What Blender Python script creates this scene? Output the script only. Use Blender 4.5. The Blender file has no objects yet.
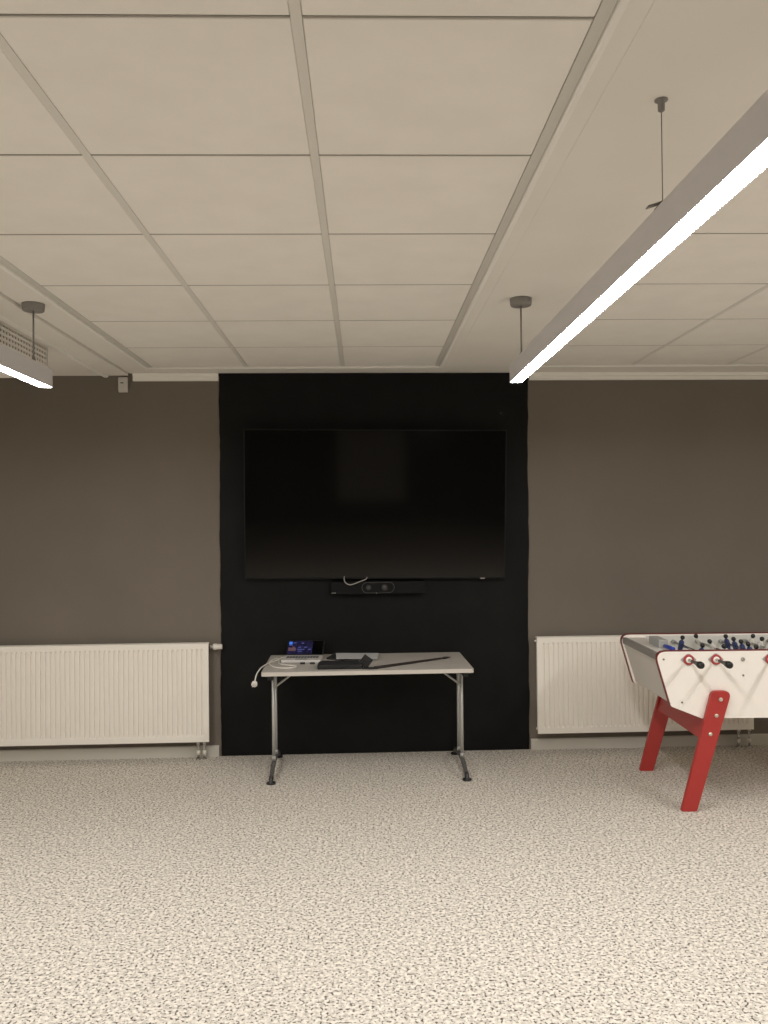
import bpy, bmesh, math, random
from mathutils import Vector, Matrix
random.seed(7)
PI = math.pi
scn = bpy.context.scene
COL = scn.collection

# ------------------------------------------------------------------ materials
def mat(name, col, rough=.6, metal=0., spec=.5, emit=None, estr=0., coat=0.):
    m = bpy.data.materials.new(name); m.use_nodes = True
    b = m.node_tree.nodes['Principled BSDF']
    b.inputs['Base Color'].default_value = (*col, 1)
    b.inputs['Roughness'].default_value = rough
    b.inputs['Metallic'].default_value = metal
    b.inputs['Specular IOR Level'].default_value = spec
    b.inputs['Coat Weight'].default_value = coat
    if emit:
        b.inputs['Emission Color'].default_value = (*emit, 1)
        b.inputs['Emission Strength'].default_value = estr
    return m

def mottled(name, c1, c2, scale, rough=.8, spec=.3, bump=0., bscale=None, detail=3):
    m = mat(name, c1, rough, spec=spec)
    nt = m.node_tree; N = nt.nodes; L = nt.links; b = N['Principled BSDF']
    tc = N.new('ShaderNodeTexCoord'); no = N.new('ShaderNodeTexNoise')
    no.inputs['Scale'].default_value = scale; no.inputs['Detail'].default_value = detail
    L.new(tc.outputs['Object'], no.inputs['Vector'])
    r = N.new('ShaderNodeValToRGB')
    r.color_ramp.elements[0].position = .35; r.color_ramp.elements[0].color = (*c1, 1)
    r.color_ramp.elements[1].position = .65; r.color_ramp.elements[1].color = (*c2, 1)
    L.new(no.outputs['Fac'], r.inputs['Fac']); L.new(r.outputs['Color'], b.inputs['Base Color'])
    if bump:
        n2 = N.new('ShaderNodeTexNoise'); n2.inputs['Scale'].default_value = bscale or scale * 8
        n2.inputs['Detail'].default_value = 4
        L.new(tc.outputs['Object'], n2.inputs['Vector'])
        bp = N.new('ShaderNodeBump'); bp.inputs['Strength'].default_value = bump; bp.inputs['Distance'].default_value = .002
        L.new(n2.outputs['Fac'], bp.inputs['Height']); L.new(bp.outputs['Normal'], b.inputs['Normal'])
    return m

def floor_material():
    m = mat('speckled carpet', (.5, .45, .38), .9, spec=.15)
    nt = m.node_tree; N = nt.nodes; L = nt.links; b = N['Principled BSDF']
    tc = N.new('ShaderNodeTexCoord')
    def noise(scale, detail, rough=.5):
        n = N.new('ShaderNodeTexNoise'); n.inputs['Scale'].default_value = scale
        n.inputs['Detail'].default_value = detail; n.inputs['Roughness'].default_value = rough
        L.new(tc.outputs['Object'], n.inputs['Vector']); return n
    base = noise(60, 4)
    r1 = N.new('ShaderNodeValToRGB'); e = r1.color_ramp.elements
    e[0].position = .36; e[0].color = (*FLOOR_A, 1); e[1].position = .6; e[1].color = (*FLOOR_B, 1)
    L.new(base.outputs['Fac'], r1.inputs['Fac'])
    fl = noise(92, 2.0, .55)
    r2 = N.new('ShaderNodeValToRGB'); e = r2.color_ramp.elements
    e[0].position = .562; e[0].color = (0, 0, 0, 1); e[1].position = .618; e[1].color = (1, 1, 1, 1)
    L.new(fl.outputs['Fac'], r2.inputs['Fac'])
    mx = N.new('ShaderNodeMix'); mx.data_type = 'RGBA'
    L.new(r2.outputs['Color'], mx.inputs[0]); L.new(r1.outputs['Color'], mx.inputs[6])
    mx.inputs[7].default_value = (*FLOOR_F, 1)
    L.new(mx.outputs[2], b.inputs['Base Color'])
    bp = N.new('ShaderNodeBump'); bp.inputs['Strength'].default_value = .2; bp.inputs['Distance'].default_value = .003
    n3 = noise(110, 3); L.new(n3.outputs['Fac'], bp.inputs['Height']); L.new(bp.outputs['Normal'], b.inputs['Normal'])
    return m

FLOOR_A = (.47, .432, .372); FLOOR_B = (.76, .708, .622); FLOOR_F = (.060, .053, .045)
LAMP = 87.0
M = {}
M['floor'] = floor_material()
M['tile'] = mottled('ceiling tile', (.87, .84, .78), (.90, .87, .81), 6, .9, .2, .12, 160)
M['plaster'] = mottled('ceiling plaster', (.83, .80, .74), (.86, .83, .77), 2, .85, .25, .1, 40)
M['gridbar'] = mat('ceiling grid metal', (.76, .735, .68), .5)
M['joint_shade'] = mat('dark joint shade', (.30, .28, .245), .7)  # shade of the tile gaps, put into the colour
M['plenum'] = mat('ceiling void', (.16, .14, .12), .9)
M['molding'] = mat('white ceiling moulding', (.93, .91, .86), .5)
M['greymold'] = mat('grey angle profile', (.66, .64, .59), .55)
M['wall'] = mottled('brown grey wall paint', (.172, .149, .121), (.188, .163, .132), 1.3, .75, .3, .12, 60)
M['sidewall'] = mottled('side wall paint', (.80, .765, .70), (.83, .795, .73), 1.3, .8, .3)
M['black_paint'] = mottled('black wall paint', (.0042, .0043, .0040), (.0062, .0063, .0060), 5, .6, .18, .25, 45)
M['trim'] = mat('off white trim', (.57, .545, .48), .5)
M['rad'] = mat('radiator enamel', (.88, .84, .76), .35)
M['rad_dark'] = mat('radiator inside', (.18, .165, .145), .6)
M['chrome'] = mat('chrome', (.62, .61, .58), .22, 1.)
M['white_plastic'] = mat('white plastic', (.74, .71, .64), .4)
M['cable_white'] = mat('dull white cable', (.42, .40, .36), .5)
M['sensor_plastic'] = mat('sensor plastic', (.60, .58, .54), .45)
M['black_plastic'] = mat('black plastic', (.011, .011, .011), .4)
M['soft_black'] = mat('black fabric', (.011, .011, .011), .8)
M['bar_black'] = mat('video bar fabric', (.004, .0042, .0042), .65, spec=.2)
M['lens_dark'] = mat('dark lens ring', (.022, .022, .022), .5)
M['lens_glass'] = mat('lens glass', (.05, .05, .05), .3)
M['screen'] = mat('television glass', (.003, .003, .003), .07, spec=.5)
M['bezel'] = mat('television bezel', (.004, .004, .004), .4, spec=.3)
M['lamp_grey'] = mat('lamp aluminium', (.64, .63, .65), .45, .0)
M['canopy'] = mat('lamp canopy grey', (.27, .255, .24), .5, .1)
M['diffuser'] = mat('lamp diffuser', (.9, .9, .9), .5, emit=(1., .975, .965), estr=LAMP)
M['steel'] = mat('brushed steel tube', (.52, .52, .50), .38, .45)
M['foot_grey'] = mat('dark grey metal', (.12, .115, .108), .45, .3)
M['table_top'] = mottled('table laminate', (.46, .43, .385), (.49, .46, .41), 9, .45, .4)
M['table_edge'] = mat('table edge band', (.56, .52, .46), .45)
M['fb_white'] = mat('white laminate', (.87, .825, .755), .4)
M['fb_grey'] = mat('light grey laminate', (.60, .57, .52), .5)
M['fb_dark'] = mat('grey edge board', (.20, .19, .175), .5)
M['fb_block'] = mat('grey counter block', (.36, .36, .345), .5)
M['fb_red'] = mat('red lacquered wood', (.385, .030, .025), .4)
M['fb_rim'] = mat('dark red edging', (.16, .020, .022), .4)
M['fb_ring'] = mat('red bushing', (.40, .045, .048), .4)
M['pitch'] = mat('grey pitch linoleum', (.64, .63, .58), .5)
M['blue'] = mat('blue player paint', (.032, .046, .14), .45)
M['blue_sleeve'] = mat('blue plastic', (.03, .055, .35), .4)
M['player_white'] = mat('white player paint', (.66, .64, .58), .45)
M['bolt'] = mat('bolt head', (.62, .58, .48), .35, .6)
M['silver'] = mat('silver plastic', (.68, .66, .62), .4, .1)
M['paper'] = mat('grey paper', (.52, .525, .52), .7)
M['stick'] = mat('dark brown stick', (.022, .013, .012), .4)
M['reflection_panel'] = mat('pale reflection panel', (.6, .57, .5), .8)
M['led'] = mat('white indicator', (.5, .5, .48), .5)
M['redmark'] = mat('pale mark', (.6, .5, .5), .5)

# ------------------------------------------------------------------ mesh helpers
def new_bm(): return bmesh.new()

def box(bm, lo, hi, bev=0., seg=2, mi=0):
    c = [(lo[i] + hi[i]) / 2 for i in range(3)]; s = [abs(hi[i] - lo[i]) for i in range(3)]
    t = bmesh.new()
    bmesh.ops.create_cube(t, size=1, matrix=Matrix.Translation(c) @ Matrix.Diagonal((*s, 1)))
    if bev: bmesh.ops.bevel(t, geom=t.edges[:], offset=min(bev, min(s) * .45), segments=seg, profile=.5, affect='EDGES')
    for f in t.faces: f.material_index = mi
    merge(bm, t)

def merge(bm, t, mtx=None):
    if mtx is not None: bmesh.ops.transform(t, matrix=mtx, verts=t.verts[:])
    vm = {v: bm.verts.new(v.co) for v in t.verts}
    for f in t.faces:
        try:
            g = bm.faces.new([vm[v] for v in f.verts]); g.material_index = f.material_index; g.smooth = f.smooth
        except ValueError: pass
    t.free()

def cyl(bm, p0, p1, r0, r1=None, seg=16, mi=0, caps=True, smooth=True):
    p0 = Vector(p0); p1 = Vector(p1); r1 = r0 if r1 is None else r1
    lathe(bm, p0, (p1 - p0), [(0, r0), (1, r1)], seg, mi, caps, smooth, unit=True)

def lathe(bm, origin, axis, prof, seg=20, mi=0, caps=True, smooth=True, unit=False):
    """prof: (t along axis, radius); t in metres unless unit"""
    origin = Vector(origin); axis = Vector(axis); ln = axis.length; z = axis.normalized()
    a = Vector((1, 0, 0)) if abs(z.x) < .9 else Vector((0, 1, 0))
    x = z.cross(a).normalized(); y = z.cross(x)
    rings = []
    for t, r in prof:
        c = origin + z * (t * ln if unit else t)
        rings.append([bm.verts.new(c + (x * math.cos(2 * PI * k / seg) + y * math.sin(2 * PI * k / seg)) * max(r, 1e-5)) for k in range(seg)])
    for A, B in zip(rings, rings[1:]):
        for k in range(seg):
            f = bm.faces.new((A[k], A[(k + 1) % seg], B[(k + 1) % seg], B[k])); f.material_index = mi; f.smooth = smooth
    if caps:
        f = bm.faces.new(rings[0][::-1]); f.material_index = mi
        f = bm.faces.new(rings[-1]); f.material_index = mi

def sphere(bm, c, r, sc=(1, 1, 1), seg=14, rings=10, mi=0):
    t = bmesh.new(); bmesh.ops.create_uvsphere(t, u_segments=seg, v_segments=rings, radius=r)
    for f in t.faces: f.smooth = True; f.material_index = mi
    merge(bm, t, Matrix.Translation(c) @ Matrix.Diagonal((*sc, 1)))

def catmull(pts, n=8):
    pts = [Vector(p) for p in pts]; out = []
    P = [pts[0] * 2 - pts[1]] + pts + [pts[-1] * 2 - pts[-2]]
    for i in range(1, len(P) - 2):
        a, b, c, d = P[i - 1:i + 3]
        for k in range(n):
            t = k / n
            out.append(.5 * ((2 * b) + (c - a) * t + (2 * a - 5 * b + 4 * c - d) * t * t + (3 * b - a - 3 * c + d) * t ** 3))
    out.append(pts[-1]); return out

def tube(bm, pts, r, seg=8, mi=0, smooth_path=False, n=8):
    pts = catmull(pts, n) if smooth_path else [Vector(p) for p in pts]
    rings = []; ref = None
    for i, p in enumerate(pts):
        d = (pts[min(i + 1, len(pts) - 1)] - pts[max(i - 1, 0)]).normalized()
        if ref is None:
            ref = Vector((0, 0, 1)) if abs(d.z) < .9 else Vector((1, 0, 0))
        x = (ref - d * ref.dot(d)).normalized(); y = d.cross(x); ref = x
        rr = r(i / (len(pts) - 1)) if callable(r) else r
        rings.append([bm.verts.new(p + (x * math.cos(2 * PI * k / seg) + y * math.sin(2 * PI * k / seg)) * rr) for k in range(seg)])
    for A, B in zip(rings, rings[1:]):
        for k in range(seg):
            f = bm.faces.new((A[k], A[(k + 1) % seg], B[(k + 1) % seg], B[k])); f.smooth = True; f.material_index = mi
    bm.faces.new(rings[0][::-1]).material_index = mi; bm.faces.new(rings[-1]).material_index = mi

def prism(bm, poly, axis, a, b, bev=0., mi=0):
    """extrude a polygon (list of 2-tuples) along axis 'x','y' or 'z' between a and b"""
    def P(q, t):
        return {'x': (t, q[0], q[1]), 'y': (q[0], t, q[1]), 'z': (q[0], q[1], t)}[axis]
    t = bmesh.new()
    A = [t.verts.new(P(q, a)) for q in poly]; B = [t.verts.new(P(q, b)) for q in poly]
    t.faces.new(A); t.faces.new(B[::-1]); n = len(poly)
    for k in range(n): t.faces.new((A[k], B[k], B[(k + 1) % n], A[(k + 1) % n]))
    bmesh.ops.recalc_face_normals(t, faces=t.faces[:])
    if bev:
        es = [e for e in t.edges if len(e.link_faces) == 2 and e.calc_face_angle(0) > .5]
        bmesh.ops.bevel(t, geom=es, offset=bev, segments=2, profile=.5, affect='EDGES')
    for f in t.faces: f.material_index = mi
    merge(bm, t)

def round_poly(pts, rad, n=6):
    """round the corners of a polygon; rad one number or a list"""
    out = []; N = len(pts)
    for i, p in enumerate(pts):
        r = rad[i] if isinstance(rad, (list, tuple)) else rad
        p = Vector(p); a = (Vector(pts[i - 1]) - p); b = (Vector(pts[(i + 1) % N]) - p)
        if r <= 0: out.append(tuple(p)); continue
        an = a.normalized(); bn = b.normalized(); ang = an.angle(bn)
        d = min(r / math.tan(ang / 2), a.length * .49, b.length * .49)
        s = p + an * d; e = p + bn * d
        for k in range(n + 1):
            t = k / n
            q = s * (1 - t) ** 2 + p * 2 * t * (1 - t) + e * t * t
            out.append((q.x, q.y))
    return out

def obj(name, bm, mats, parent=None, label=None):
    bmesh.ops.recalc_face_normals(bm, faces=bm.faces[:])
    me = bpy.data.meshes.new(name); bm.to_mesh(me); bm.free()
    for m in (mats if isinstance(mats, (list, tuple)) else [mats]): me.materials.append(M[m])
    o = bpy.data.objects.new(name, me); COL.objects.link(o)
    if parent: o.parent = parent
    if label: o['label'] = label
    return o

def thing(name, label, cat, loc=(0, 0, 0), rz=0., group=None):
    o = bpy.data.objects.new(name, None); COL.objects.link(o); o.empty_display_size = .1
    o.location = loc; o.rotation_euler = (0, 0, rz); tag(o, label, cat, group); return o

def tag(o, label, cat, group=None):
    o['label'] = label; o['category'] = cat; o['kind'] = 'thing'
    if group: o['group'] = group
    return o

def struct(name, bm, m, parent=None):
    o = obj(name, bm, m, parent)
    if parent is None: o['kind'] = 'structure'
    return o

# ------------------------------------------------------------------ camera
CAM_H = 1.65
cam = bpy.data.cameras.new('camera'); co = bpy.data.objects.new('camera', cam); COL.objects.link(co)
YAW, PITCH, ROLL = .0248054, .0111978, .010
co.matrix_world = Matrix.Translation((0, 0, CAM_H)) @ (Matrix.Rotation(-YAW, 4, 'Z') @ Matrix.Rotation(PI / 2 + PITCH, 4, 'X') @ Matrix.Rotation(-ROLL, 4, 'Z'))
cam.sensor_fit = 'VERTICAL'; cam.sensor_height = 36; cam.lens = 36 * 830 / 1024; cam.clip_start = .05
scn.camera = co

# ------------------------------------------------------------------ room shell
H = 2.7165                      # ceiling
D = 5.94; WT = .0176            # the end wall, turned a degree to the ceiling grid
def W(u, off, z):               # point in front of the end wall
    n = Vector((-math.sin(WT), math.cos(WT), 0)); e = Vector((math.cos(WT), math.sin(WT), 0))
    p = e * u + n * (D * math.cos(WT) - off); return Vector((p.x, p.y, z))
XL, XR, YB = -3.05, 4.25, -5.2
def wall_y(x): return D + x * math.tan(WT)

bm = new_bm(); box(bm, (XL - .15, YB - .15, -.12), (XR + .15, 6.3, 0)); struct('floor', bm, 'floor')
# end wall: a slab in the wall's own frame
wall_root = None
def wallobj(name, bm, m): 
    o = struct(name, bm, m); o.location = W(0, 0, 0); o.rotation_euler = (0, 0, WT); return o
bm = new_bm(); box(bm, (XL - .2, 0, -.1), (XR + .2, .15, H + .2)); wallobj('wall_back', bm, 'wall')
bm = new_bm(); box(bm, (XL - .15, YB - .1, 0), (XL, 6.0, H + .2)); struct('wall_left', bm, 'sidewall')
bm = new_bm(); box(bm, (XR, YB - .1, 0), (XR + .15, 6.2, H + .2)); struct('wall_right', bm, 'sidewall')
bm = new_bm(); box(bm, (XL - .15, YB - .15, 0), (XR + .15, YB, H + .2)); struct('wall_front', bm, 'wall')

# the black painted area, edges a little ragged
def ragged(n, a, b, amp):
    out = []; v = 0
    for i in range(n + 1):
        v = v * .7 + random.uniform(-amp, amp); out.append((a + (b - a) * i / n, v))
    return out
pts = []
for z, w in ragged(60, .002, H - .03, .0035): pts.append((-.913 + w, z))
pts += [(-.925, H - .012), (-.928, H - .003)]
for u, w in ragged(30, -.88, 1.28, .0012): pts.append((u, H - .0035 + min(w, .002)))
pts += [(1.306, H - .004), (1.303, H - .04)]
for z, w in ragged(60, H - .06, .004, .003): pts.append((1.299 - .016 * (1 - z / H) + w, z))
bm = new_bm(); prism(bm, pts, 'y', -.0065, .002)
wallobj('trim_1', bm, 'black_paint').name = 'wall_back_black_paint'

# skirting and the trim under the ceiling
for nm, a, b in (('baseboard_left', XL, -.932), ('baseboard_right', 1.292, XR)):
    bm = new_bm()
    prism(bm, [(0.001, 0), (-.015, 0), (-.015, .068), (-.011, .076), (.001, .077)], 'x', a, b)
    wallobj(nm, bm, 'trim')
k = 1
for segs in (((-1.515, -.9165),), ((1.309, 2.4375), (2.4395, XR))):
    bm = new_bm()
    for a, b in segs:
        prism(bm, [(.001, H - .058), (-.020, H - .058), (-.024, H - .054), (-.024, H - .032), (-.020, H - .029), (-.020, H - .026), (-.030, H - .022), (-.030, H - .004), (.001, H - .004)], 'x', a, b)
    wallobj('trim_%d' % k, bm, 'molding'); k += 1

# ceiling: void, plaster strips, tile fields, grid bars, mouldings
bm = new_bm(); box(bm, (XL - .15, YB - .15, H + .016), (XR + .15, 6.3, H + .2))
ceil = struct('ceiling', bm, 'plenum')
T = .0
FX0, FX1 = -1.462, .535          # central field
GX0, GX1 = 1.190, XR             # right field
FYE = 5.690                      # end of the fields
Y1 = 1.745; PITCHY = .663
rows = [Y1 + PITCHY * i for i in range(-12, 7)]
rows = [r for r in rows if r > YB + .1] ; ys = [YB] + rows[:] 
ys = [y for y in ys if y < FYE - .1] + [FYE]
def field(xs, nm):
    bm = new_bm(); g = .0050; bw = .0128
    for i in range(len(xs) - 1):
        for j in range(len(ys) - 1):
            x0 = xs[i] + (bw if i else .0); x1 = xs[i + 1] - (bw if i < len(xs) - 2 else .0)
            t = bmesh.new()
            box(t, (x0, ys[j] + g, H), (x1, ys[j + 1] - g, H + .015), .0022, 1)
            merge(bm, t)
    struct(nm, bm, 'tile', ceil)
    bm = new_bm()
    for y in ys[1:-1]: box(bm, (xs[0], y - .0034, H + .0006), (xs[-1], y + .0034, H + .0014))  # dark strips painting the shade in the gaps between tile rows
    struct('ceiling_joint_shade', bm, 'joint_shade', ceil)
    for x in xs[1:-1]:
        bm = new_bm(); box(bm, (x - bw + .0008, YB, H - .0002), (x + bw - .0008, FYE, H + .014)); struct('ceiling_grid_bar', bm, 'gridbar', ceil)
fx = [FX0 + .034, -.790, -.132, FX1 - .034]
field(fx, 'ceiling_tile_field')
gx = [GX0 + .034, 1.873, 2.536, 3.199, 3.862, XR]
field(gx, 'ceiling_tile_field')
def frame(x0, x1, nm, left=True, right=True):
    """grey angle and white raised lip round a field"""
    bm = new_bm(); lip = new_bm()
    if left:
        box(bm, (x0 + .001, YB, H - .001), (x0 + .0325, FYE, H + .012), .001, 1)
        prism(lip, [(x0, H + .012), (x0, H - .009), (x0 - .005, H - .012), (x0 - .018, H - .010), (x0 - .026, H + .012)], 'y', YB, FYE + .03)
    if right:
        box(bm, (x1 - .0325, YB, H - .001), (x1 - .001, FYE, H + .012), .001, 1)
        prism(lip, [(x1, H + .012), (x1, H - .009), (x1 + .005, H - .012), (x1 + .018, H - .010), (x1 + .026, H + .012)], 'y', YB, FYE + .03)
    prism(lip, [(FYE + .004, H + .012), (FYE + .004, H - .009), (FYE + .008, H - .012), (FYE + .022, H - .010), (FYE + .03, H + .012)], 'x', x0, x1)
    struct('ceiling_angle', bm, 'greymold', ceil); struct('ceiling_lip', lip, 'molding', ceil)
frame(FX0, FX1, '')
frame(GX0, GX1, '', True, False)
# plaster: between the fields, left strip, in front of the end wall
bm = new_bm()
PZ = H - .002
box(bm, (FX1 + .02, YB, PZ), (.6079, 6.15, H + .015)); box(bm, (.6085, YB, PZ), (GX0 - .02, 6.15, H + .015), .0015, 1)
box(bm, (-1.650, YB, PZ), (FX0 - .02, 6.1, H + .015), .0015, 1)
box(bm, (FX0 - .02, FYE + .027, PZ), (FX1 + .02, 6.1, H + .015)); box(bm, (GX0 - .02, FYE + .027, PZ), (XR + .1, 6.2, H + .015))
struct('ceiling_plaster', bm, 'plaster', ceil)
bm = new_bm(); box(bm, (XL - .1, YB, H - .017), (-1.6560, 6.05, H + .015), .003, 2); struct('ceiling_left_plaster', bm, 'plaster', ceil)
bm = new_bm(); prism(bm, round_poly([(-1.830, H - .005), (-1.830, H - .030), (-1.794, H - .030), (-1.794, H - .005)], .010), 'y', YB, wall_y(-1.82) + .0)
struct('trim_3', bm, 'molding')

# rear of the room: framed pale panel, added to give the dark screen its light patch
bm = new_bm()
wx0, wx1, wz0, wz1 = -.09, 1.18, .5, 1.87
for lo, hi in (((wx0 - .06, wz0 - .06), (wx1 + .06, wz0)), ((wx0 - .06, wz1), (wx1 + .06, wz1 + .06)), ((wx0 - .06, wz0), (wx0, wz1)), ((wx1, wz0), (wx1 + .06, wz1))):
    box(bm, (lo[0], YB - .01, lo[1]), (hi[0], YB + .05, hi[1]), .006)
win = struct('reflection_frame', bm, 'trim')
bm = new_bm(); box(bm, (wx0, YB + .005, wz0), (wx1, YB + .02, wz1)); obj('pale_panel', bm, 'reflection_panel', win)

# ------------------------------------------------------------------ pendant lamps
def make_lamp(label, y0, y1, canopies, cables, x):
    root = thing('pendant_lamp', label, 'ceiling lamp', (x, y1, 2.336), 0, 'long linear pendant lamps')
    L = y1 - y0
    prof = round_poly([(-.030, .0), (-.030, .103), (.030, .103), (.030, .0)], [0, .042, .042, 0])
    outer = prof; bm = new_bm()
    inner = [(-.0278, .004)] + [(px * .92, pz - .003) for px, pz in prof[1:-1]] + [(.0278, .004)]
    # extruded aluminium shell, open below
    for a, b in ((-L, 0),):
        n = len(outer)
        vo = [[bm.verts.new((q[0], y, q[1])) for q in outer] for y in (a, b)]
        vi = [[bm.verts.new((q[0], y, q[1])) for q in inner] for y in (a, b)]
        for i in range(n - 1):
            f = bm.faces.new((vo[0][i], vo[0][i + 1], vo[1][i + 1], vo[1][i])); f.smooth = abs(outer[i][0]) < .0299 or abs(outer[i+1][0]) < .0299
            bm.faces.new((vi[0][i], vi[1][i], vi[1][i + 1], vi[0][i + 1]))
        for s in (0, -1):
            bm.faces.new((vo[0][s], vo[1][s], vi[1][s], vi[0][s]))
    obj('housing', bm, 'lamp_grey', root)
    for y in (-L, 0):
        bm = new_bm(); prism(bm, outer, 'y', y, y + (.004 if y == 0 else -.004), .0008); obj('end_cap', bm, 'lamp_grey', root)
    bm = new_bm(); ns = 24; ya, yb = -L + .001, -.001
    for i in range(ns):
        A, B = ya + (yb - ya) * i / ns, ya + (yb - ya) * (i + 1) / ns
        bm.faces.new([bm.verts.new(p) for p in ((-.0276, A, .0012), (-.0276, B, .0012), (.0276, B, .0012), (.0276, A, .0012))])
    bmesh.ops.remove_doubles(bm, verts=bm.verts[:], dist=1e-5)
    low = bm.faces[:]
    box(bm, (-.0276, ya, .0014), (.0276, yb, .010), mi=1)
    obj('diffuser', bm, ['diffuser', 'white_plastic'], root)
    top = H - 2.336 - .002
    for cy in canopies:
        bm = new_bm(); lathe(bm, (0, cy - y1, top - .035), (0, 0, 1), [(0, .047), (.003, .050), (.028, .0525), (.035, .0525)], 32)
        c = obj('canopy', bm, 'canopy', root)
        bm = new_bm(); cyl(bm, (0, cy - y1, .10), (0, cy - y1, top - .034), .0042, seg=12)
        lathe(bm, (0, cy - y1, .100), (0, 0, 1), [(0, .010), (.012, .010), (.02, .0045)], 14)
        obj('feed_rod', bm, 'canopy', root)
    for cy in cables:
        bm = new_bm(); lathe(bm, (0, cy - y1, top), (0, 0, -1), [(0, .0165), (.003, .0165), (.004, .009), (.028, .0085), (.032, .003)], 20)
        obj('ceiling_anchor', bm, 'canopy', root)
        bm = new_bm(); cyl(bm, (0, cy - y1, .118), (0, cy - y1, top - .03), .0014, seg=8); obj('cable', bm, 'canopy', root)
        bm = new_bm(); box(bm, (-.016, cy - y1 - .018, .1015), (.016, cy - y1 + .018, .106), .0015)
        lathe(bm, (0, cy - y1, .105), (0, 0, 1), [(0, .0065), (.010, .0065), (.016, .0025)], 14)
        t = bmesh.new(); box(t, (-.030, -.011, -.002), (.012, .011, .002), .0015)
        merge(bm, t, Matrix.Translation((-.012, cy - y1, .113)) @ Matrix.Rotation(-.32, 4, 'Y'))
        obj('cable_clamp', bm, 'canopy', root)
    return root
make_lamp('long grey pendant lamp with bright lit underside crossing the upper right of the photo', .8, 4.12, [3.965], [2.08], .767)
make_lamp('grey pendant lamp at the far left, only its lit end below a ceiling canopy', .8, 4.19, [4.03], [2.0], -1.581)
make_lamp('long grey pendant lamp over the right side of the foosball table', .8, 4.10, [3.95], [2.08], 3.12)

# ------------------------------------------------------------------ ventilation box
root = thing('ventilation_box', 'white ventilation box with a perforated side under the ceiling behind the left pendant lamp', 'vent', (-1.851, 4.24, 2.515))
zt = H - .018 - 2.515; y0, y1 = -.75, .685
bm = new_bm()
box(bm, (-.50, y0, 0), (-.012, y1, .012), .002, 1); box(bm, (-.50, y0, zt - .012), (-.012, y1, zt), .002, 1)
box(bm, (-.50, y1 - .012, .010), (-.0, y1, zt - .010), .002, 1); box(bm, (-.50, y0, .010), (-.0, y0 + .012, zt - .010), .002, 1)
box(bm, (-.50, y0 + .01, .010), (-.49, y1 - .01, zt - .010))
obj('casing', bm, 'plaster', root)
# perforated plate with real square openings
bm = new_bm()
py = [y0]; pz = [0.0]
yy = y0 + .02
hy, gy, hz, gz = .018, .019, .0145, .0135
while yy + hy < y1 - .012: py += [yy, yy + hy]; yy += hy + gy
py.append(y1)
zz = zt - .012 - hz; zl = []
while zz > .012: zl.append(zz); zz -= hz + gz
for zz in zl[::-1]: pz += [zz, zz + hz]
pz.append(zt)
V = {}
for xs_ in (0., -.004):
    for i, a in enumerate(py):
        for j, b in enumerate(pz): V[xs_, i, j] = bm.verts.new((xs_, a, b))
for i in range(len(py) - 1):
    for j in range(len(pz) - 1):
        if i % 2 == 1 and j % 2 == 1: continue
        for xs_ in (0., -.004): bm.faces.new((V[xs_, i, j], V[xs_, i + 1, j], V[xs_, i + 1, j + 1], V[xs_, i, j + 1]))
obj('perforated_panel', bm, 'plaster', root)
bm = new_bm(); box(bm, (-.028, y0 + .013, .013), (-.024, y1 - .013, zt - .013)); obj('filter', bm, 'foot_grey', root)  # dark liner added so the openings look shaded inside

# ------------------------------------------------------------------ wall sensor
root = thing('wall_sensor', 'small pale sensor box on the wall just below the ceiling trim', 'sensor', W(-1.583, 0, 2.578), WT)
bm = new_bm(); box(bm, (-.028, -.008, .006), (.028, 0, .104), .001, 1); obj('back_plate', bm, 'sensor_plastic', root)
bm = new_bm(); prism(bm, [(-.006, .0), (-.028, .006), (-.031, .03), (-.031, .098), (-.026, .107), (-.006, .107)], 'x', -.0315, .0315, .0025); cas = obj('casing', bm, 'sensor_plastic', root)
bm = new_bm(); box(bm, (-.016, -.0325, .062), (.006, -.0300, .069), .001, 1); obj('sensor_slot', bm, 'black_plastic', root)
bm = new_bm(); box(bm, (-.018, -.0325, .030), (.014, -.0305, .052), .001, 1); obj('detector_lens', bm, 'fb_grey', root)

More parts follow.
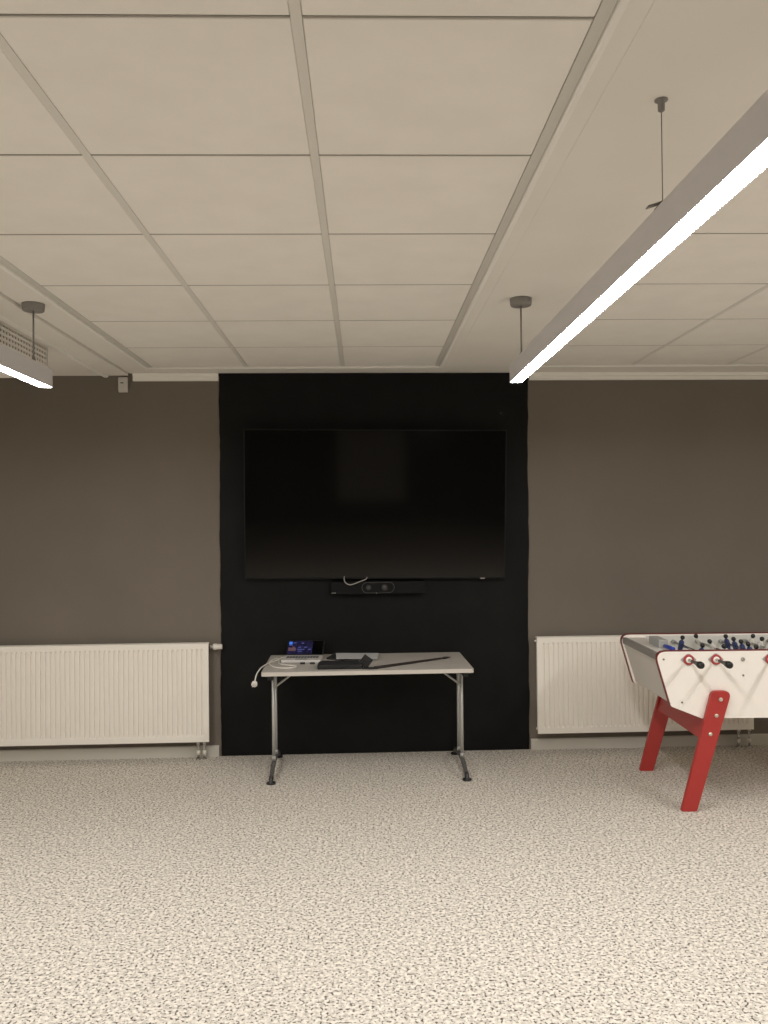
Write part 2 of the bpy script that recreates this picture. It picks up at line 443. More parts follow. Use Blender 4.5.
# ------------------------------------------------------------------ radiators
def make_radiator(label, u0, u1, z0, z1, pipes, valve_side, plug_side):
    wdt = u1 - u0; h = z1 - z0
    root = thing('radiator', label, 'radiator', W(u0, 0, z0), WT, 'white panel radiators on the end wall')
    # fluted front panel
    yF = -.105; bm = new_bm()
    xs = [(0, 0), (.026, 0)]; pit = .0333; x = .03; n = int((wdt - .06) / pit); pit = (wdt - .06) / n
    for i in range(n):
        a = .03 + i * pit
        xs += [(a + pit * .30, 0.), (a + pit * .38, 1.), (a + pit * .62, 1.), (a + pit * .70, 0.)]
    xs += [(wdt - .026, 0), (wdt, 0)]
    dep = .0105
    rowz = [(0, 0), (.040, 0), (.052, 1), (h - .050, 1), (h - .038, 0), (h, 0)]
    g = [[bm.verts.new((px, yF + dep * d * rd, pz)) for px, d in xs] for pz, rd in rowz]
    gb = [[bm.verts.new((px, yF + .012, pz)) for px, d in xs] for pz, rd in rowz]
    R, C = len(rowz), len(xs)
    for r in range(R - 1):
        for c in range(C - 1):
            bm.faces.new((g[r][c], g[r][c + 1], g[r + 1][c + 1], g[r + 1][c]))
            bm.faces.new((gb[r][c], gb[r + 1][c], gb[r + 1][c + 1], gb[r][c + 1]))
        for c in (0, C - 1): bm.faces.new((g[r][c], g[r + 1][c], gb[r + 1][c], gb[r][c]))
    for c in range(C - 1):
        for r in (0, R - 1): bm.faces.new((g[r][c], gb[r][c], gb[r][c + 1], g[r][c + 1]))
    obj('front_panel', bm, 'rad', root)
    bm = new_bm(); box(bm, (.01, -.040, .006), (wdt - .01, -.028, h - .012), .003); obj('rear_panel', bm, 'rad', root)
    # convector fins between the panels
    bm = new_bm(); k = int(wdt / .05)
    for i in range(k): box(bm, (.02 + i * .05, -.091, .03), (.0215 + i * .05, -.041, h - .03))
    obj('convector_fins', bm, 'rad_dark', root)
    # grille on top: rails and cross bars
    bm = new_bm()
    for a, b in ((-.0925, -.086), (-.047, -.0405)): box(bm, (.004, a, h - .010), (wdt - .004, b, h - .001), .001, 1)
    k = int(wdt / .022)
    for i in range(k + 1): 
        q = .004 + i * (wdt - .018) / k
        box(bm, (q, -.088, h - .007), (q + .010, -.045, h - .0025))
    obj('top_grille', bm, 'rad', root)
    for q in (.15, wdt - .19):
        bm = new_bm(); box(bm, (q, -.029, .08), (q + .04, -.0005, h - .1), .002, 1); obj('wall_bracket', bm, 'rad', root)
    for p in pipes:
        q = p - u0
        bm = new_bm(); cyl(bm, (q, -.066, .01), (q, -.066, -z0), .0075, seg=14)
        lathe(bm, (q, -.066, .012), (0, 0, -1), [(0, .012), (.018, .012), (.020, .016), (.034, .016), (.036, .010), (.05, .013), (.056, .013)], 18)
        pp = obj('supply_pipe', bm, 'chrome', root)
        bm = new_bm(); lathe(bm, (q, -.066, -z0 + .062), (0, 0, -1), [(0, .0125), (.03, .0125)], 18); obj('white_collar', bm, 'white_plastic', pp)
        bm = new_bm(); lathe(bm, (q, -.066, -z0 + .0), (0, 0, 1), [(0, .020), (.006, .019), (.010, .009)], 20); obj('floor_rosette', bm, 'chrome', pp)
    if valve_side:
        q = wdt; zv = h - .030
        bm = new_bm(); lathe(bm, (q - .01, -.062, zv), (1, 0, 0), [(0, .009), (.016, .009), (.017, .014), (.030, .014), (.031, .009), (.036, .009)], 20)
        v = obj('valve', bm, 'chrome', root)
        bm = new_bm(); lathe(bm, (q + .024, -.062, zv), (1, 0, 0), [(0, .012), (.003, .0205), (.026, .0225), (.029, .0195), (.036, .0195), (.062, .0185), (.066, .015)], 24); obj('thermostat_head', bm, 'white_plastic', v)
    if plug_side:
        bm = new_bm(); lathe(bm, (.012, -.075, h - .028), (-1, 0, 0), [(0, .010), (.014, .010), (.015, .007), (.024, .006)], 16); obj('vent_plug', bm, 'white_plastic', root)
        bm = new_bm(); lathe(bm, (.012, -.075, .03), (-1, 0, 0), [(0, .010), (.014, .010), (.018, .006)], 16); obj('drain_plug', bm, 'white_plastic', root)
    return root
make_radiator('white panel radiator with a thermostat knob, left of the black painted wall', -2.98, -.986, .128, .812, (-1.066, -1.024), True, False)
make_radiator('white panel radiator partly hidden behind the foosball table', 1.322, 2.879, .136, .816, (2.784, 2.862), False, True)

# ------------------------------------------------------------------ television
TVW, TVH = 1.845, 1.052
tilt = math.radians(4.2)
root = thing('television', 'large black flat television, switched off, on the black painted wall', 'television', W(.186, .062, 1.2445), WT)
root.rotation_euler = (0, .0095, WT)
tv = Matrix.Rotation(tilt, 4, 'X')
def tvobj(name, bm, m):
    bmesh.ops.transform(bm, matrix=tv, verts=bm.verts[:]); return obj(name, bm, m, root)
hw = TVW / 2
bm = new_bm()
for lo, hi in (((-hw, -.004, 0), (hw, .018, .012)), ((-hw, -.004, TVH - .008), (hw, .018, TVH)), ((-hw, -.004, .012), (-hw + .008, .018, TVH - .008)), ((hw - .008, -.004, .012), (hw, .018, TVH - .008))):
    box(bm, lo, hi, .0012, 1)
tvobj('bezel', bm, 'bezel')
bm = new_bm(); box(bm, (-hw + .007, -.001, .011), (hw - .007, .010, TVH - .007)); tvobj('screen', bm, 'screen')
bm = new_bm(); box(bm, (-hw + .02, .009, .02), (hw - .02, .022, TVH - .02), .005); box(bm, (-.6, .021, .10), (.6, .040, .62), .012); tvobj('rear_casing', bm, 'black_plastic')
for sx in (-.33, .33):
    bm = new_bm(); box(bm, (sx - .02, .040, .28), (sx + .02, .052, .70), .002, 1); tvobj('mount_rail', bm, 'foot_grey')
bm = new_bm(); box(bm, (-.42, .0545, .45), (.42, .060, .60), .002, 1)
for sx in (-.33, .33): box(bm, (sx - .02, .030, .50), (sx + .02, .060, .56))
obj('wall_plate', bm, 'foot_grey', root)
bm = new_bm(); box(bm, (.745, -.0055, -.001), (.775, -.0035, .004)); tvobj('pale_mark', bm, 'redmark')

# ------------------------------------------------------------------ conference video bar
BW, BH = .664, .085
root = thing('video_bar', 'black conference video bar with two lenses under the television', 'video bar', W(.2015, 0, 1.1395), WT)
bm = new_bm(); prism(bm, round_poly([(-BW / 2, 0), (-BW / 2, BH), (BW / 2, BH), (BW / 2, 0)], .008), 'y', -.090, -.018, .003); obj('body', bm, 'bar_black', root)
bm = new_bm(); box(bm, (-.10, -.020, .015), (.10, 0, .07), .002, 1); obj('bracket', bm, 'black_plastic', root)
def capsule(cx, cz, hl, r, n=14):
    o = []
    for k in range(n + 1): a = -PI / 2 + PI * k / n; o.append((cx + hl + r * math.cos(a), cz + r * math.sin(a)))
    for k in range(n + 1): a = PI / 2 + PI * k / n; o.append((cx - hl + r * math.cos(a), cz + r * math.sin(a)))
    return o
bm = new_bm(); prism(bm, capsule(0, .0445, .0765, .0365), 'y', -.0925, -.088, .001); pl = obj('lens_panel', bm, 'bar_black', root)
bm = new_bm(); c = capsule(0, .0445, .0765, .0370); tube(bm, [(a, -.0925, b) for a, b in c] + [(c[0][0], -.0925, c[0][1])], .0013, 6); obj('rim', bm, 'foot_grey', pl)
for cx_, r in ((-.0675, .019), (.0455, .022)):
    bm = new_bm(); lathe(bm, (cx_, -.092, .0445), (0, -1, 0), [(0, r), (.004, r), (.005, r * .8), (.002, r * .7)], 28); le = obj('lens_ring', bm, 'lens_dark', root)
    bm = new_bm(); sphere(bm, (cx_, -.093, .0445), r * .62, (1, .3, 1)); obj('lens_glass', bm, 'lens_glass', le)
bm = new_bm(); sphere(bm, (-.0115, -.0925, .006), .003); obj('indicator_light', bm, 'led', root)
bm = new_bm()
for k in range(4): box(bm, (-.325 + k * .0075, -.0912, .008), (-.3205 + k * .0075, -.0895, .0115))
obj('maker_mark', bm, 'led', root)

bm = new_bm()
b0 = W(.186, 0, 0)
pts = [(-.030, .04, 1.285), (-.036, .062, 1.262), (-.037, .094, 1.246), (-.028, .1005, 1.222), (.0, .101, 1.207), (.030, .101, 1.212), (.075, .097, 1.229), (.115, .085, 1.243), (.13, .05, 1.262)]
tube(bm, [W(u, o, z) for u, o, z in pts], .0030, 8, 0, True)
tag(obj('white_cable', bm, 'cable_white'), 'short white cable loop hanging between the television and the video bar', 'cable')

# ------------------------------------------------------------------ folding table
TZ = .714; TX0, TX1, TY0, TY1 = -.654, .680, 5.222, 5.895
root = thing('folding_table', 'light grey folding table on steel legs in front of the black painted wall', 'table', (.016, 5.56, 0))
root.rotation_euler = (0, 0, .02)
def rel(x, y, z): return (x - .016, y - 5.56, z)
bm = new_bm(); prism(bm, round_poly([rel(TX0, TY0, 0)[:2], rel(TX1, TY0, 0)[:2], rel(TX1, TY1, 0)[:2], rel(TX0, TY1, 0)[:2]], .018), 'z', TZ - .025, TZ, .0015); top = obj('tabletop', bm, 'table_top', root)
bm = new_bm()
c = round_poly([rel(TX0 - .0015, TY0 - .0015, 0)[:2], rel(TX1 + .0015, TY0 - .0015, 0)[:2], rel(TX1 + .0015, TY1 + .0015, 0)[:2], rel(TX0 - .0015, TY1 + .0015, 0)[:2]], .019)
n = len(c)
va = [bm.verts.new((*q, TZ - .0255)) for q in c]; vb = [bm.verts.new((*q, TZ - .002)) for q in c]
ci = [((q[0]) * .996, (q[1]) * .993) for q in c]
vc = [bm.verts.new((*q, TZ - .0255)) for q in ci]; vd = [bm.verts.new((*q, TZ - .002)) for q in ci]
for k_ in range(n):
    j = (k_ + 1) % n
    bm.faces.new((va[k_], va[j], vb[j], vb[k_])); bm.faces.new((vc[k_], vd[k_], vd[j], vc[j])); bm.faces.new((va[k_], vc[k_], vc[j], va[j])); bm.faces.new((vb[k_], vb[j], vd[j], vd[k_]))
obj('edge_band', bm, 'table_edge', root)
FEET = ((-.605, 5.285, 5.880), (.636, 5.265, 5.860))
for (fx_, ya, yb) in FEET:
    ym = (ya + yb) / 2; s = 1 if fx_ < 0 else -1
    # frame rail and end bracket under the top
    bm = new_bm()
    box(bm, rel(fx_ - .016, TY0 + .05, TZ - .060), rel(fx_ + .016, TY1 - .05, TZ - .0265), .003)
    box(bm, rel(fx_ - .030, TY0 + .020, TZ - .034), rel(fx_ + .028, TY0 + .060, TZ - .0262), .002, 1)
    obj('under_rail', bm, 'black_plastic', root)
    for yy in (ym - .08, ym + .08):
        bm = new_bm(); cyl(bm, rel(fx_, yy, .075), rel(fx_, yy, TZ - .055), .0108, seg=20)
        lathe(bm, rel(fx_, yy, .09), (0, 0, 1), [(0, .0135), (.02, .0135), (.024, .0117)], 20)
        obj('leg', bm, 'steel', root)
    # arched foot bar with a levelling pad at each end
    bm = new_bm()
    prof = [(ya, .034), (ya + .06, .050), (ym - .16, .078), (ym, .090), (ym + .16, .078), (yb - .06, .050), (yb, .034)]
    t = bmesh.new(); up = prof; lo_ = [(y, z - .022) for y, z in prof][::-1]
    prism(t, up + lo_, 'x', fx_ - .014, fx_ + .014, .005); merge(bm, t, Matrix.Translation((-.016, -5.56, 0)))
    fo = obj('foot', bm, 'foot_grey', root)
    for y in (ya, yb):
        bm = new_bm(); lathe(bm, rel(fx_, y, 0), (0, 0, 1), [(0, .028), (.006, .030), (.012, .026), (.017, .013), (.046, .0125), (.050, .009)], 24); obj('levelling_pad', bm, 'black_plastic', fo)
    # folding stay
    for dy in (-.125, -.098):
        bm = new_bm(); cyl(bm, rel(fx_ + s * .006, ym + dy + .02, TZ - .150), rel(fx_ + s * .165, ym + dy, TZ - .028), .0055, seg=12); obj('folding_stay', bm, 'steel', root)

# ------------------------------------------------------------------ things on the table
TT = TZ
# open netbook
root = thing('laptop', 'small open laptop with a lit blue and purple screen at the left of the table', 'laptop', (-.422, 5.636, TT), -.05)
bm = new_bm(); prism(bm, round_poly([(-.131, -.105), (.131, -.105), (.131, .105), (-.131, .105)], .008), 'z', .003, .020, .002)
for sx in (-.11, .11):
    for sy in (-.09, .09): cyl(bm, (sx, sy, 0), (sx, sy, .004), .006, seg=10)
kb = obj('base', bm, 'silver', root)
bm = new_bm()
for r in range(4):
    for c_ in range(11): box(bm, (-.110 + c_ * .020, -.018 + r * .019, .0198), (-.093 + c_ * .020, -.002 + r * .019, .0215), .001, 1)
obj('keyboard', bm, 'foot_grey', root)
bm = new_bm(); box(bm, (-.040, -.092, .0198), (.040, -.036, .0206)); obj('touchpad', bm, 'fb_block', root)
lid_m = Matrix.Translation((0, .100, .018)) @ Matrix.Rotation(math.radians(-57), 4, 'X') @ Matrix.Scale(1.28, 4, (0, 0, 1))
def lid(nm, bm, m): bmesh.ops.transform(bm, matrix=lid_m, verts=bm.verts[:]); return obj(nm, bm, m, root)
bm = new_bm(); prism(bm, round_poly([(-.131, 0), (-.131, .122), (.131, .122), (.131, 0)], .006), 'y', 0, .007, .0015); ld = lid('lid', bm, 'black_plastic')
# screen picture
ms = bpy.data.materials.new('laptop screen'); ms.use_nodes = True
nt = ms.node_tree; N = nt.nodes; Lk = nt.links; b = N['Principled BSDF']
b.inputs['Base Color'].default_value = (.01, .01, .012, 1); b.inputs['Roughness'].default_value = .25
tc = N.new('ShaderNodeTexCoord'); no = N.new('ShaderNodeTexNoise'); no.inputs['Scale'].default_value = 45; Lk.new(tc.outputs['Object'], no.inputs['Vector'])
rp = N.new('ShaderNodeValToRGB'); rp.color_ramp.elements[0].position = .38; rp.color_ramp.elements[0].color = (.004, .004, .022, 1)
rp.color_ramp.elements[1].position = .68; rp.color_ramp.elements[1].color = (.045, .035, .16, 1)
Lk.new(no.outputs['Fac'], rp.inputs['Fac']); Lk.new(rp.outputs['Color'], b.inputs['Emission Color']); b.inputs['Emission Strength'].default_value = .45
M['lap_screen'] = ms
M['lap_blue'] = mat('screen blue icon', (.02, .03, .05), .3, emit=(.06, .20, .85), estr=.9)
M['lap_orange'] = mat('screen warm picture', (.02, .02, .02), .3, emit=(.20, .10, .12), estr=.5)
M['lap_text'] = mat('screen text', (.02, .02, .02), .3, emit=(.10, .12, .42), estr=.55)
bm = new_bm(); box(bm, (-.122, -.0012, .010), (.050, .001, .117))
for x0_, x1_, z_ in ((-.088, -.066, .098), (-.03, -.012, .095), (-.05, -.03, .062), (-.054, -.004, .045), (-.01, .012, .062), (-.112, -.09, .078), (-.05, -.02, .030), (.02, .04, .045)):
    box(bm, (x0_, -.0018, z_), (x1_, -.0011, z_ + .006), mi=1)
sc_ = lid('screen', bm, ['lap_screen', 'lap_text'])
bm = new_bm(); box(bm, (.050, -.0012, .010), (.122, .001, .117)); lid('screen_dark_side', bm, 'screen')
bm = new_bm(); box(bm, (-.116, -.002, .088), (-.094, -.0011, .110)); lid('blue_icon', bm, 'lap_blue').parent = sc_
bm = new_bm(); box(bm, (-.117, -.002, .036), (-.065, -.0011, .062)); box(bm, (-.09, -.002, .062), (-.075, -.0011, .07)); lid('warm_picture', bm, 'lap_orange').parent = sc_

for i, (x, y, rz, lb) in enumerate(((-.408, 5.495, .1, 'black adaptor plug in front of the laptop, nearer the white cable'), (-.342, 5.49, -.15, 'black adaptor plug in front of the laptop, nearer the black soft case'))):
    r_ = thing('adaptor_plug', lb, 'adaptor', (x, y, TT), rz, 'black adaptors on the table')
    bm = new_bm(); box(bm, (-.020, -.009, 0), (.014, .009, .012), .003); obj('plug_body', bm, 'black_plastic', r_)
    bm = new_bm(); box(bm, (.013, -.006, .003), (.026, .006, .008), .0006, 1); obj('connector', bm, 'steel', r_)

# white cable with plug
bm = new_bm(); z = TT + .0045
path = [(-.6835, 5.178, .662), (-.684, 5.200, .672), (-.681, 5.245, .696), (-.667, 5.33, .7185), (-.650, 5.44, z + .002), (-.632, 5.53, z), (-.605, 5.605, z), (-.578, 5.63, z + .004), (-.574, 5.57, z + .002), (-.560, 5.495, z), (-.505, 5.440, z), (-.455, 5.405, z), (-.445, 5.372, z), (-.480, 5.330, z), (-.535, 5.330, z), (-.590, 5.385, z), (-.622, 5.46, z + .003), (-.628, 5.54, z + .009), (-.604, 5.64, z + .009), (-.582, 5.700, z), (-.570, 5.722, z + .002), (-.556, 5.727, z + .005)]
tube(bm, path, .0042, 8, 0, True, 6)
o = obj('power_cable', bm, 'white_plastic'); tag(o, 'white power cable looped on the table with its plug hanging over the left edge', 'cable')
bm = new_bm(); lathe(bm, (-.6835, 5.182, .664), (-.03, -.86, -.5), [(0, .006), (.006, .008), (.012, .0165), (.030, .0188), (.034, .0165)], 22); pg = obj('plug', bm, 'white_plastic', o)
bm = new_bm()
pa = Vector((-.03, -.86, -.5)).normalized(); p0 = Vector((-.6835, 5.182, .664))
for dx in (-.0080, .0080): cyl(bm, p0 + pa * .033 + Vector((dx, 0, 0)), p0 + pa * .052 + Vector((dx, 0, 0)), .0024, seg=10)
obj('pin', bm, 'steel', pg)

# grey sheet and black folder below it
bm = new_bm(); prism(bm, [(-.262, 5.665), (-.150, 5.615), (.0, 5.70), (.0, 5.845), (-.212, 5.872)], 'z', TT, TT + .012, .002)
tag(obj('document_folder', bm, 'soft_black'), 'flat black folder under the grey sheet of paper on the table', 'folder')
bm = new_bm()
G = [(-.203, 5.848), (.097, 5.820), (.086, 5.575), (-.191, 5.590)]
nx_, ny_ = 14, 8
def gp(a, b_):
    x = (G[3][0] * (1 - a) + G[2][0] * a) * (1 - b_) + (G[0][0] * (1 - a) + G[1][0] * a) * b_
    y = (G[3][1] * (1 - a) + G[2][1] * a) * (1 - b_) + (G[0][1] * (1 - a) + G[1][1] * a) * b_
    return x, y, TT + .0135 + .0015 * math.sin(a * 5) * (1 - b_)
ga = [[[bm.verts.new((gp(i / nx_, j / ny_)[0], gp(i / nx_, j / ny_)[1], gp(i / nx_, j / ny_)[2] + dz)) for j in range(ny_ + 1)] for i in range(nx_ + 1)] for dz in (0, .0012)]
for i in range(nx_):
    for j in range(ny_):
        for k_ in (0, 1): bm.faces.new((ga[k_][i][j], ga[k_][i + 1][j], ga[k_][i + 1][j + 1], ga[k_][i][j + 1]))
for i in range(nx_):
    for j in (0, ny_): bm.faces.new((ga[0][i][j], ga[0][i + 1][j], ga[1][i + 1][j], ga[1][i][j]))
for j in range(ny_):
    for i in (0, nx_): bm.faces.new((ga[0][i][j], ga[0][i][j + 1], ga[1][i][j + 1], ga[1][i][j]))
tag(obj('paper_sheet', bm, 'paper'), 'grey sheet of paper lying at the back of the table beside the laptop', 'paper')

# black soft case with raised flap
root = thing('soft_case', 'black soft case with a raised flap at the front edge of the table', 'case', (-.165, 5.36, TT))
bm = new_bm()
prism(bm, [(-.138, -.085), (.150, -.085), (.152, -.02), (.125, .075), (-.120, .085), (-.136, .03)], 'z', 0, .031, .008); obj('pouch', bm, 'soft_black', root)
bm = new_bm(); t = bmesh.new(); box(t, (-.030, -.012, 0), (.034, .010, .070), .004)
merge(bm, t, Matrix.Translation((.148, -.040, .014)) @ Matrix.Rotation(math.radians(37), 4, 'Y')); obj('flap', bm, 'soft_black', root)
bm = new_bm(); prism(bm, [(-.02, -.058), (.030, -.072), (.085, -.060), (.060, -.03), (.0, -.02)], 'z', .0, .008, .002)
t = obj('strap', bm, 'soft_black', root); t.location = (.165, -.030, 0)

# long thin stick
bm = new_bm()
a = Vector((.060, 5.268, TT + .0095)); b_ = Vector((.560, 5.625, TT + .0095))
tube(bm, [a.lerp(b_, k / 10) for k in range(11)], lambda t: .0092 - .0036 * t, 10)
o = obj('pointer_stick', bm, 'stick'); tag(o, 'long thin dark brown stick lying diagonally on the right half of the table', 'stick')
bm = new_bm(); d = (b_ - a).normalized()
lathe(bm, b_ - d * .045, d, [(0, .0062), (.02, .0085), (.035, .0075), (.075, .002)], 12); obj('tip', bm, 'black_plastic', o)

# ------------------------------------------------------------------ foosball table
t_ = YAW
NX = Vector((math.cos(t_), -math.sin(t_), 0)); NY = Vector((math.sin(t_), math.cos(t_), 0))
UC, VC = 2.262, 5.08
fb = thing('foosball_table', 'white foosball table with red legs and blue and white players, beside a radiator', 'foosball table', NX * UC + NY * VC, -t_)
fb.scale = (1, 1, .99)
def U(u): return u - UC
# side outline (x, z), symmetric about the middle
half = [(1.524, .907), (1.612, .594), (1.790, .522)]
poly = [(U(1.524), .907), (U(1.612), .592), (U(1.788), .521), (-U(1.788), .521), (-U(1.612), .592), (-U(1.524), .907)]
rpoly = round_poly(poly, [.055, .012, .012, .012, .012, .055], 7)
YF0, YF1 = -.365, -.340; YB0, YB1 = .340, .365
for nm, ya, yb in (('side_panel', YF0, YF1), ('side_panel', YB0, YB1)):
    bm = new_bm(); prism(bm, rpoly, 'y', ya, yb); sp = obj(nm, bm, 'fb_white', fb)
    # edging swept round the outline
    bm = new_bm(); n = len(rpoly); ctr = Vector((0, .72))
    outp = []
    for i, q in enumerate(rpoly):
        a = Vector(rpoly[i - 1]); b = Vector(rpoly[(i + 1) % n]); tg = (b - a).normalized(); nrm = Vector((-tg.y, tg.x))
        if (Vector(q) - ctr).dot(nrm) < 0: nrm = -nrm
        outp.append((Vector(q), nrm))
    rings = []
    for q, nr in outp:
        ring = [(q - nr * .001, ya - .002), (q + nr * .0020, ya - .002), (q + nr * .0034, (ya + yb) / 2), (q + nr * .0020, yb + .002), (q - nr * .001, yb + .002), (q - nr * .0025, yb + .0006), (q - nr * .0025, ya - .0006)]
        rings.append([bm.verts.new((p.x, y, p.y)) for p, y in ring])
    for i in range(n):
        A = rings[i]; B = rings[(i + 1) % n]; k_ = len(A)
        if min(rpoly[i][1], rpoly[(i + 1) % n][1]) < .575: continue
        for j in range(k_): 
            if j in (5,): continue
            bm.faces.new((A[j], A[(j + 1) % k_], B[(j + 1) % k_], B[j]))
    obj('edging', bm, 'fb_rim', fb)
    # screw heads
    if ya < 0:
        for (u, z_) in ((1.577, .860), (1.678, .613), (2.027, .764), (2.49, .764), (2.947, .860), (2.846, .613)):
            bm = new_bm(); lathe(bm, (U(u), ya + .001, z_), (0, -1, 0), [(0, .0062), (.0035, .0055), (.004, .002)], 14); obj('screw', bm, 'fb_dark', sp)
# end boards
for s in (1, -1):
    bm = new_bm()
    q = [(U(1.545), .888), (U(1.547), .848), (U(1.565), .848), (U(1.572), .888)]
    q = [(s * a_, b) for a_, b in q]
    prism(bm, q, 'y', YF1 - .0005, YB0 + .0005, .003); obj('end_rail', bm, 'fb_dark', fb)
    bm = new_bm(); q = [(U(1.555), .8475), (U(1.628), .599), (U(1.650), .599), (U(1.577), .8475)]
    prism(bm, [(s * a_, b) for a_, b in q], 'y', YF1, YB0); obj('end_panel', bm, 'fb_grey', fb)
    bm = new_bm(); q = [(U(1.628), .598), (U(1.792), .526), (U(1.80), .545), (U(1.645), .616)]
    prism(bm, [(s * a_, b) for a_, b in q], 'y', YF1, YB0); obj('sloping_board', bm, 'fb_grey', fb)
    bm = new_bm(); x0_, x1_ = sorted((s * U(1.5705), s * U(1.690))); box(bm, (x0_, YF1, .866), (x1_, YB0, .886), .002, 1); obj('end_shelf', bm, 'fb_grey', fb)
    bm = new_bm(); x0_, x1_ = sorted((s * U(1.682), s * U(1.692))); box(bm, (x0_, YF1, .770), (x1_, YB0, .864)); obj('goal_wall', bm, 'fb_grey', fb)
    # counter block on the shelf
    bm = new_bm(); x0_, x1_ = sorted((s * U(1.634), s * U(1.690))); ya_, yb_ = (-.115, .075) if s > 0 else (-.075, .115)
    box(bm, (x0_, ya_, .886), (x1_, yb_, .934), .004); bl = obj('counter_block', bm, 'fb_block', fb)
bm = new_bm(); box(bm, (U(1.692), YF1, .752), (-U(1.692), YB0, .770)); obj('pitch', bm, 'pitch', fb)
bm = new_bm(); box(bm, (U(1.80), YF1, .526), (-U(1.80), YB0, .540)); obj('bottom_board', bm, 'fb_grey', fb)
# inner liners of the long walls
for ya_, yb_ in ((YF1 - .0005, YF1 + .012), (YB0 - .012, YB0 + .0005)):
    bm = new_bm(); box(bm, (U(1.70), ya_, .771), (-U(1.70), yb_, .896), .003, 1); obj('pitch_wall', bm, 'fb_white' if ya_ < 0 else 'pitch', fb)
# legs
for s in (1, -1):
    lp = [(U(1.656), 0.), (U(1.744), 0.), (U(1.950), .682), (U(1.838), .682)]
    lp = round_poly([(s * a_, b) for a_, b in lp], [.008, .008, .036, .036])
    for ya_, yb_ in ((YF0 - .030, YF0 - .0008), (YB1 + .0008, YB1 + .030)):
        bm = new_bm(); prism(bm, lp, 'y', ya_, yb_, .003); lg = obj('leg', bm, 'fb_red', fb)
        yo = ya_ if ya_ < 0 else yb_; dr = -1 if ya_ < 0 else 1
        for u, z_ in ((1.885, .634), (1.860, .542), (1.824, .438)):
            bm = new_bm(); lathe(bm, (s * U(u), yo, z_), (0, dr, 0), [(-.002, .0115), (.003, .0115), (.006, .008), (.006, .003)], 18); obj('bolt', bm, 'bolt', lg)
    # cross board between the legs of one end
    bm = new_bm(); q = [(U(1.775), .405), (U(1.797), .400), (U(1.838), .5255), (U(1.812), .5255)]
    prism(bm, [(s * a_, b) for a_, b in q], 'y', YF0 - .0005, YB1 + .0005, .002); obj('cross_board', bm, 'fb_red', fb)

# player figure, made once: origin on the rod
def player_mesh(nm, shirt):
    bm = new_bm()
    # legs and boots, torso, arms, neck, head; rod runs along y
    secs = [(-.070, .0085, .0125), (-.066, .0105, .0140), (-.052, .0085, .0125), (-.036, .0095, .0135), (-.022, .0115, .0155), (-.006, .0125, .0165), (.010, .0130, .0185), (.020, .0115, .0205), (.026, .0080, .0150), (.029, .0045, .0055), (.034, .0042, .0050)]
    rings = []
    for z_, rx, ry in secs: rings.append([bm.verts.new((rx * math.cos(2 * PI * k / 14), ry * math.sin(2 * PI * k / 14), z_)) for k in range(14)])
    for i, (A, B) in enumerate(zip(rings, rings[1:])):
        for k in range(14):
            f = bm.faces.new((A[k], A[(k + 1) % 14], B[(k + 1) % 14], B[k])); f.smooth = True
            f.material_index = 1 if (i < 1 or i >= 9) else 0
    bm.faces.new(rings[0][::-1]).material_index = 1; bm.faces.new(rings[-1]).material_index = 1
    for sy in (-1, 1):
        tube(bm, [(0, sy * .0185, .020), (.003, sy * .0225, .004), (.006, sy * .0195, -.010)], lambda t: .0052 - .0012 * t, 8)
    box(bm, (-.008, -.012, -.072), (.016, .012, -.062), .003, 1, 1)
    sphere(bm, (0, 0, .043), .0118, (1, .95, 1.1), 12, 9, 1)
    bmesh.ops.recalc_face_normals(bm, faces=bm.faces[:])
    me = bpy.data.meshes.new(nm); bm.to_mesh(me); bm.free()
    me.materials.append(M[shirt]); me.materials.append(M['black_plastic']); return me
PM = {'blue': player_mesh('blue_player', 'blue'), 'white': player_mesh('white_player', 'player_white')}
RZ = .857
rods = [  # u, team, player y', turn
    (1.717, 'blue', [5.06], -1.35), (1.872, 'blue', [5.265, 4.93], .22), (2.026, 'white', [5.36, 5.13, 4.92], -.5),
    (2.180, 'blue', [5.30, 5.18, 5.07, 4.965, 4.86], -.25), (2.334, 'white', [5.31, 5.19, 5.08, 4.97, 4.85], .35),
    (2.488, 'blue', [5.28, 5.08, 4.88], -.2), (2.642, 'white', [5.23, 4.93], .3), (2.796, 'white', [5.08], .1)]
rods[7] = (2.796, 'white', [5.08], .1)
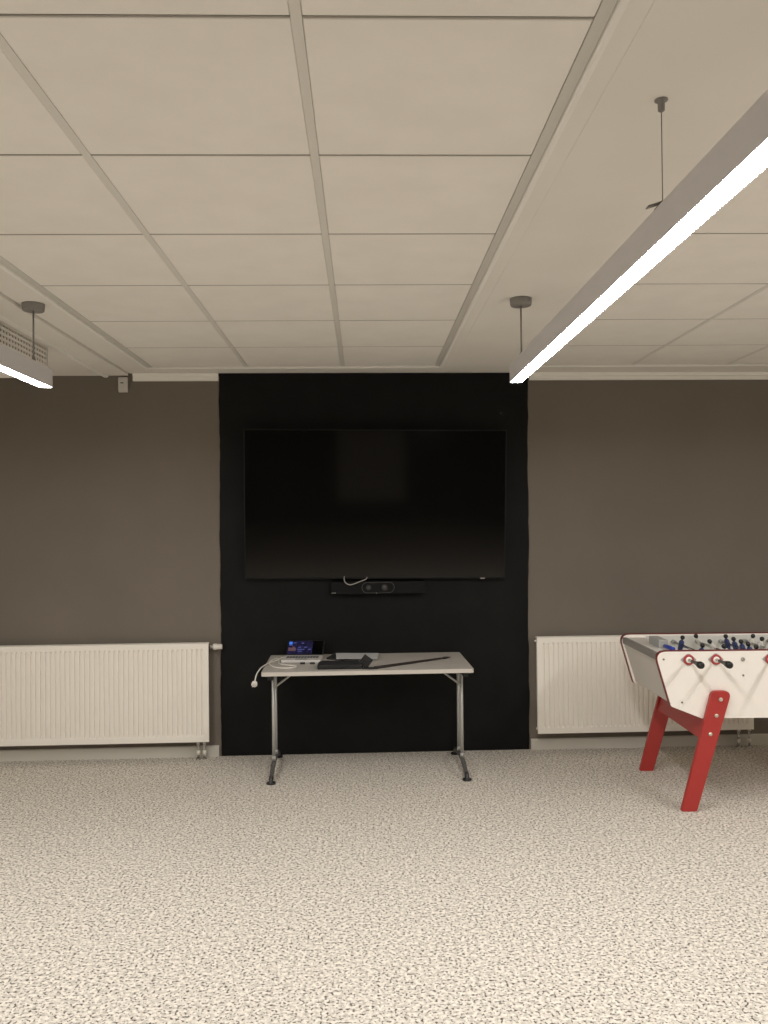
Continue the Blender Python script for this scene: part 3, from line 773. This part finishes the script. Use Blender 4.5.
for u, team, pl, turn in rods:
    own = u in (1.717, 1.872, 2.180, 2.488)
    x = U(u)
    # fittings on both long panels
    for face in (YF0, YB1):
        dr = -1 if face < 0 else 1
        handle_side = (own and face < 0) or (not own and face > 0)
        bm = new_bm()
        if handle_side:
            dia = round_poly([(x - .047, RZ), (x, RZ + .040), (x + .047, RZ), (x, RZ - .040)], [.008, .022, .008, .022])
            a_, b2 = sorted((face, face + dr * .005)); prism(bm, dia, 'y', a_, b2, .001)
            bs = obj('bushing', bm, 'fb_block', fb)
            bm = new_bm(); lathe(bm, (x, face + dr * .004, RZ), (0, dr, 0), [(0, .030), (.006, .030), (.008, .027), (.008, .019), (.004, .0185)], 28); obj('red_ring', bm, 'fb_ring', bs)
            bm = new_bm(); lathe(bm, (x, face + dr * .004, RZ), (0, dr, 0), [(0, .0185), (.010, .0175), (.012, .012)], 24); obj('white_insert', bm, 'fb_white', bs)
        else:
            lathe(bm, (x, face - dr * .001, RZ), (0, dr, 0), [(0, .012), (.004, .012), (.006, .009)], 18); obj('bushing', bm, 'fb_block', fb)
    bm = new_bm()
    y_in, y_out = (YF0 - .09, YB1 + .02) if own else (YF0 - .012, YB1 + .09)
    cyl(bm, (x, y_in, RZ), (x, y_out, RZ), .0078, seg=14)
    rd = obj('rod', bm, 'chrome', fb)
    # black grip
    bm = new_bm()
    yg, dr = (YF0 - .055, -1) if own else (YB1 + .055, 1)
    lathe(bm, (x, yg, RZ), (0, dr, 0), [(0, .0090), (.045, .0095), (.075, .0125), (.100, .0175), (.122, .0205), (.138, .0190), (.146, .011)], 22); obj('grip', bm, 'black_plastic', rd)
    # bumpers at both ends of the travel
    for yb_ in (YF1 + .013, YB0 - .045):
        bm = new_bm(); lathe(bm, (x, yb_, RZ), (0, 1, 0), [(0, .014), (.032, .014)], 18); obj('bumper', bm, 'fb_block', rd)
    for yv in pl:
        o = bpy.data.objects.new('player_figure', PM[team]); COL.objects.link(o); o.parent = rd
        tr = turn + random.uniform(-.05, .05)
        if u == 2.026 and yv > 5.3: tr -= .0
        o.location = (x, yv - VC, RZ); o.rotation_euler = (0, tr, 0); o.scale = (1.2, 1.2, 1.12)

bt = thing('blue_tube', 'small bright blue plastic tube lying on the foosball table beside its grey block', 'tube', (0, 0, 0))
pa = NX * 1.664 + NY * 4.945; pb = NX * 1.674 + NY * 4.825; zt_ = .886 * .99 + .0145
bt.location = ((pa.x + pb.x) / 2, (pa.y + pb.y) / 2, .886 * .99)
o_ = Vector(bt.location); A = Vector((pa.x, pa.y, zt_)) - o_; B = Vector((pb.x, pb.y, zt_)) - o_
bm = new_bm(); ln = (B - A).length; lathe(bm, A, B - A, [(0, .009), (.003, .0115), (ln - .003, .0115), (ln, .009)], 18); obj('tube_body', bm, 'blue_sleeve', bt)
bm = new_bm(); lathe(bm, A - (B - A) * .12, B - A, [(0, .0075), (.016, .0095)], 16); obj('dark_end', bm, 'black_plastic', bt)

# ------------------------------------------------------------------ world and colour
w = bpy.data.worlds.new('world'); scn.world = w; w.use_nodes = True
w.node_tree.nodes['Background'].inputs['Color'].default_value = (0, 0, 0, 1)
scn.view_settings.view_transform = 'Standard'; scn.view_settings.look = 'None'
scn.view_settings.gamma = 1; scn.view_settings.use_curve_mapping = False
scn.view_settings.exposure = 0.
scn.cycles.use_denoising = True; scn.cycles.use_adaptive_sampling = False
scn.cycles.denoising_input_passes = 'RGB_ALBEDO_NORMAL'; scn.cycles.denoising_prefilter = 'ACCURATE'
scn.cycles.max_bounces = 10; scn.cycles.diffuse_bounces = 6
